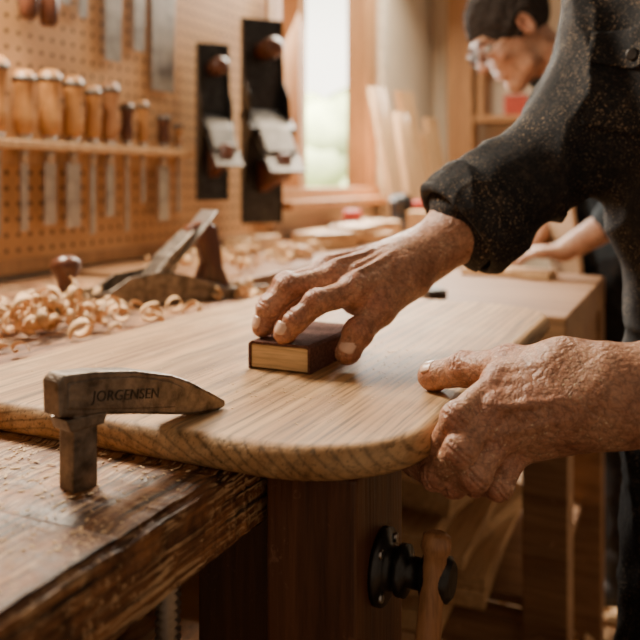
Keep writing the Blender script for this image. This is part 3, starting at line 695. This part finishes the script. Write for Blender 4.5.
# ================================================================== BACKGROUND WOODWORKER
m2=bpy.data.objects.new('woodworker.001',None); S.collection.objects.link(m2); m2.location=(.80,2.2,0); bpy.context.view_layer.update()
F=Field((.40,1.8,.84),(1.1,2.6,1.6),.008)
F.ell((.80,2.2,.98),(.13,.18,.14),.05); F.ell((.765,2.19,1.17),(.13,.17,.17),.06); F.ell((.72,2.18,1.32),(.12,.19,.13),.06)
F.cone((.70,2.0,1.37),(.70,2.36,1.37),.07,.07,.05); F.cone((.69,1.99,1.36),(.765,1.93,1.10),.066,.055,.03); F.cone((.765,1.93,1.10),(.71,1.94,1.04),.054,.048,.02)
F.cone((.69,2.37,1.36),(.76,2.42,1.10),.066,.055,.03); F.cone((.76,2.42,1.10),(.64,2.34,1.0),.054,.05,.02)
F.cone((.70,2.18,1.38),(.61,2.16,1.44),.075,.06,.03)
F.mesh('shirt','shirt2',parent=m2,disp=lambda p: foldnoise(p,.007,9))
F=Field((.42,1.85,.88),(.80,2.45,1.10),.003)
def smallhand(F,w,d,side,dn):
    w=Vector(w); d=Vector(d).normalized(); sd=Vector(side).normalized(); dn=Vector(dn)
    F.cone(w,w+d*.05,.024,.028,.01,flat=(0,0,1),fs=.6)
    for i,l in enumerate((.07,.078,.072,.058)):
        r=w+d*.075+sd*(.03-.02*i); F.cone(w+d*.02+sd*(.02-.013*i),r,.014,.011,.008); F.cone(r,r+d*l*.5+dn*.01,.0095,.009,.003); F.cone(r+d*l*.5+dn*.01,r+d*l*.75+dn*.022,.009,.0075,.003)
    t0=w+d*.02+sd*.028; F.cone(t0,t0+d*.035+sd*.02,.014,.011,.006); F.cone(t0+d*.035+sd*.02,t0+d*.06+sd*.014+dn*.01,.011,.009,.003)
F.cone((.72,1.94,1.045),(.60,1.965,.965),.040,.027,.01); smallhand(F,(.60,1.965,.965),(-1,.15,-.05),(0,1,0),(0,0,-1))
F.cone((.66,2.35,1.01),(.58,2.20,.965),.040,.027,.01); smallhand(F,(.58,2.20,.965),(-1,-.5,-.05),(.4,-1,0),(0,0,-1))
F.mesh('forearms_and_hands','skin',parent=m2)
F=Field((.55,1.9,.02),(1.05,2.5,1.0),.009)
F.ell((.81,2.2,.93),(.13,.175,.11),.04)
for yy in (2.10,2.31): F.cone((.81,yy,.87),(.80,yy,.48),.088,.066,.03); F.cone((.80,yy,.48),(.82,yy,.09),.064,.054,.03)
F.mesh('trousers','trouser',parent=m2,disp=lambda p: foldnoise(p,.006,8))
q=B(); q.box((.655,2.19,1.02),(.012,.28,.42),'apron',rot=roty(-8),bev=.004); q.box((.675,2.19,.72),(.012,.32,.3),'apron',bev=.004); q.emit('apron',ID,m2)
boots(m2,Vector((.80,2.205,0)),V(0,1,0),V(-1,0,0),.105)
head(m2,(.505,2.11,1.525),(-.78,-.10,-.68),(-.5,0,1),True,1.10)
# ================================================================== SECOND BENCH etc
b=B()
b.box((-.475,1.785,.865),(.55,.67,.07),'bench2',bev=.005,seg=3)
for aa in (-.71,-.24):
    for bb in (1.50,2.07): b.box((aa,bb,.415),(.08,.08,.83),'bench2',bev=.004)
b.box((-.475,1.50,.78),(.42,.05,.09),'bench2'); b.box((-.235,1.785,.78),(.05,.5,.09),'bench2')
b.box((-.475,1.50,.30),(.42,.05,.07),'bench2'); b.box((-.475,2.07,.30),(.42,.05,.07),'bench2'); b.box((-.475,1.785,.345),(.46,.52,.02),'bench2'); b.emit('workbench')
b=B()
z=.356
for i in range(9):
    th=random.choice((.022,.028,.035)); b.box((-.475+random.uniform(-.02,.02),1.64+random.uniform(-.08,.05),z+th/2),(random.uniform(.14,.29),random.uniform(.45,.62),th),'paley',rot=rotz(random.uniform(-12,12)),bev=.002); z+=th+.0005
b.emit('lumber_stack')
b=B(); b.box((-.50,1.60,.9105),(.04,.12,.02),'iron',rot=rotz(40),bev=.006); b.cyl((-.51,1.60,.914),(-.58,1.69,.914),.011,'dkhandle'); b.emit('file')
b=B(); b.box((-.42,2.02,.9095),(.22,.09,.018),'paley',rot=rotz(-5)); b.emit('workpiece')
b=B(); b.box((-1.10,2.87,.905),(.48,2.86,.05),'bench2',bev=.004)
b.box((-.88,2.87,.83),(.03,2.8,.10),'frame')
for bb in (1.55,2.9,4.2): b.box((-.90,bb,.44),(.07,.07,.88),'frame'); b.box((-1.27,bb,.44),(.07,.07,.88),'frame')
b.box((-1.10,2.87,.3),(.42,2.7,.03),'frame'); b.emit('side_counter')
b=B()
for aa,bb,sx_,sy_,h,an in [(-1.20,2.10,.10,.22,.04,10),(-1.02,2.22,.12,.16,.05,-25),(-1.22,2.62,.10,.20,.03,5),(-1.05,2.78,.13,.14,.06,30),(-.95,2.95,.09,.12,.09,12),(-1.25,2.98,.08,.2,.05,0),(-1.0,1.95,.08,.14,.03,50)]:
    b.box((aa,bb,.9305+h/2),(sx_,sy_,h),'paley',rot=rotz(an),bev=.002)
b.emit('wood_offcuts')
b=B(); b.box((-1.02,2.47,.946),(.12,.30,.03),'paley',rot=rotz(-14)); b.box((-1.02,2.47,.977),(.12,.28,.03),'paley',rot=rotz(8)); b.emit('planed_planks')
b=B(); b.lathe((-1.08,3.10,.931),(0,0,1),[(0,.06),(.02,.06),(.03,.045),(.09,.045),(.11,.05),(.14,.045),(.155,.02)],'iron',20); b.cyl((-1.08,3.10,1.04),(-.98,3.16,1.03),.025,'red'); b.emit('orbital_sander')
b=B(); b.lathe((-1.18,2.82,.931),(0,0,1),[(0,.03),(.005,.035),(.09,.035),(.095,.03)],'red',20); b.emit('finish_can')
b=B()
for i,(bb,w,hh,lean) in enumerate([(3.20,.15,.60,-9),(3.37,.14,.50,-8),(3.56,.20,.62,-10),(3.76,.16,.44,-10),(3.93,.18,.52,-9)]):
    b.box((-1.17+.03*(i%2),bb,.936+hh/2),(.026,w,hh),'pale',rot=roty(lean)@rotx(random.uniform(-2,5)),bev=.002)
b.emit('leaning_planks')
b=B(); b.box((-1.16,4.37,1.44),(.14,.14,2.88),'frame',bev=.004); b.emit('wooden_post')
b=B(); b.box((-.70,4.38,1.47),(.75,.22,.03),'frame'); b.box((-.70,4.38,1.85),(.75,.22,.03),'frame'); b.box((-1.04,4.38,1.66),(.03,.22,.35),'frame'); b.box((-.36,4.38,1.66),(.03,.22,.35),'frame'); b.emit('storage_shelf')
b=B(); b.box((-.86,4.37,1.541),(.12,.12,.11),'red'); b.emit('storage_tin')
b=B(); b.box((-.66,4.37,1.526),(.16,.12,.08),'paley'); b.emit('storage_box')
b=B()
for i,(aa,w,hh) in enumerate([(-.30,.10,.95),(-.15,.13,1.05),(.02,.09,.88),(.15,.14,1.1)]):
    b.box((aa,3.13+.02*i,.012+hh/2),(w,.022,hh),'pale',rot=rotx(-9)@roty((-6,3,-3,5)[i]),bev=.002)
b.emit('leaning_planks')
b=B(); b.box((-.1,3.30,.55),(.9,.05,.07),'bench2'); 
for aa in (-.45,.28): b.box((aa,3.30,.26),(.05,.05,.52),'bench2'); b.box((aa,3.42,.27),(.05,.05,.53),'bench2',rot=rotx(12))
b.emit('sawhorse')
def shavings(name,n,cf,zf,rr=(.009,.019),ww=(.008,.018),frame=None):
    q=B()
    for i in range(n):
        r=random.uniform(*rr); w=random.uniform(*ww); turns=random.uniform(.45,1.3); seg=int(14*turns)+6
        mtx=Matrix.Rotation(random.uniform(0,6.28),4,'Z')@Matrix.Rotation(random.uniform(-1.1,1.1),4,'X')@Matrix.Rotation(random.uniform(-1.1,1.1),4,'Y')
        sk=random.uniform(.3,2.2); pts=[]
        for j in range(seg+1):
            a=j/seg*turns*2*math.pi; rj=r*(1-.5*j/seg)
            for s_ in (-1,1): pts.append(mtx@Vector((s_*w/2*(1-.5*abs(2*j/seg-1)**2)+j/seg*w*sk,rj*math.cos(a),rj*math.sin(a))))
        c=cf(); zmin=min(p.z for p in pts); base=Vector((c[0],c[1],zf(c)-zmin+.0005))
        vs=[q.bm.verts.new(p+base) for p in pts]; fs=[q.bm.faces.new((vs[2*j],vs[2*j+1],vs[2*j+3],vs[2*j+2])) for j in range(seg)]
        q._paint(fs,'shave',True)
    o=q.emit(name,frame); md=o.modifiers.new('thickness','SOLIDIFY'); md.thickness=.0005; return o
shavings('wood_shavings',120,lambda:(min(-.715,random.gauss(-.845,.06)),random.gauss(.87,.085)),lambda c:.925+max(0,random.uniform(0,.040)*math.exp(-((c[0]+.84)**2+(c[1]-.87)**2)/.012)))
shavings('wood_shavings',20,lambda:(random.uniform(-.80,-.69),random.uniform(1.22,1.36)),lambda c:.925)
shavings('wood_shavings',75,lambda:(random.uniform(-1.15,-.88),random.uniform(1.5,2.0)),lambda c:.931+random.uniform(0,.03))
shavings('wood_shavings',420,lambda:(random.uniform(-.5,.35),random.uniform(1.7,3.05)),lambda c:random.uniform(0,.02),(.012,.03),(.015,.03))
q=B()
for i in range(520):
    if i<300: a_,b_,z_=random.gauss(-.33,.06),random.gauss(.72,.09),.9503
    else: a_,b_,z_=random.uniform(-.62,-.24),random.uniform(.55,1.15),.9503
    if not(-.62<a_<-.22 and .54<b_<1.2) : continue
    if -.42<a_<-.325 and .69<b_<.84: continue
    r=random.uniform(.0003,.0008); t=bmesh.new(); bmesh.ops.create_icosphere(t,subdivisions=1,radius=r); t.transform(Matrix.Translation((a_,b_,z_+r*.2))@Matrix.Diagonal((1.8,1.2,.4,1))); q.merge(t,'dust')
for i in range(420):
    a_,b_=random.uniform(-.50,-.325),random.uniform(.22,.50)
    r=random.uniform(.0004,.0013); t=bmesh.new(); bmesh.ops.create_icosphere(t,subdivisions=1,radius=r); t.transform(Matrix.Translation((a_,b_,.9243+r*.2))@rotz(random.uniform(0,180))@Matrix.Diagonal((random.uniform(1,4),1,.4,1))); q.merge(t,'dust')
q.emit('sawdust')
# ================================================================== LIGHT
w=bpy.data.worlds.new('World'); S.world=w; w.use_nodes=True; nt=w.node_tree; bg=nt.nodes['Background']
tc=nt.nodes.new('ShaderNodeTexCoord'); sx=nt.nodes.new('ShaderNodeSeparateXYZ'); nt.links.new(tc.outputs['Generated'],sx.inputs[0])
r=ramp(nt,[(.93,(.47,.36,.26)),(.985,(9.0,8.3,6.9))]); nt.links.new(sx.outputs[1],r.inputs[0]); nt.links.new(r.outputs[0],bg.inputs[0]); bg.inputs[1].default_value=.70
def area(name,loc,tgt,size,power,col,sy=None):
    l=bpy.data.lights.new(name,'AREA'); l.energy=power; l.color=col; l.size=size
    if sy: l.shape='RECTANGLE'; l.size_y=sy
    o=bpy.data.objects.new(name,l); S.collection.objects.link(o); o.location=loc
    o.rotation_euler=(Vector(tgt)-Vector(loc)).to_track_quat('-Z','Y').to_euler(); return o
area('key_lamp',(-.76,1.48,1.83),(.05,.8,.95),.40,68,(1,.86,.67))
area('rear_fill',(.2,3.2,2.5),(.1,2.6,.9),1.2,110,(1,.84,.64))  # added fill that brightens the rear of the room, no fixture behind it
wl_=R@Vector((AW+.12,3.0,1.7)); area('window_light',wl_,R@Vector((.3,2.2,.9)),.9,75,(1,.94,.84),1.2)
area('tree_fill',R@Vector((-4.0,7.5,4.5)),R@Vector((-4.6,10.6,1.3)),3,2000,(1,.97,.85))  # area light added outdoors to brighten the tree behind the window
# ================================================================== CAMERA
cam=bpy.data.cameras.new('camera'); co=bpy.data.objects.new('camera',cam); S.collection.objects.link(co); S.camera=co
co.location=(0,0,1.14); co.rotation_euler=(math.radians(90),0,0)
cam.sensor_width=36; cam.lens=45; cam.shift_y=-140/640
cam.dof.use_dof=True; cam.dof.focus_distance=.68; cam.dof.aperture_fstop=5.0
cam.clip_start=.01
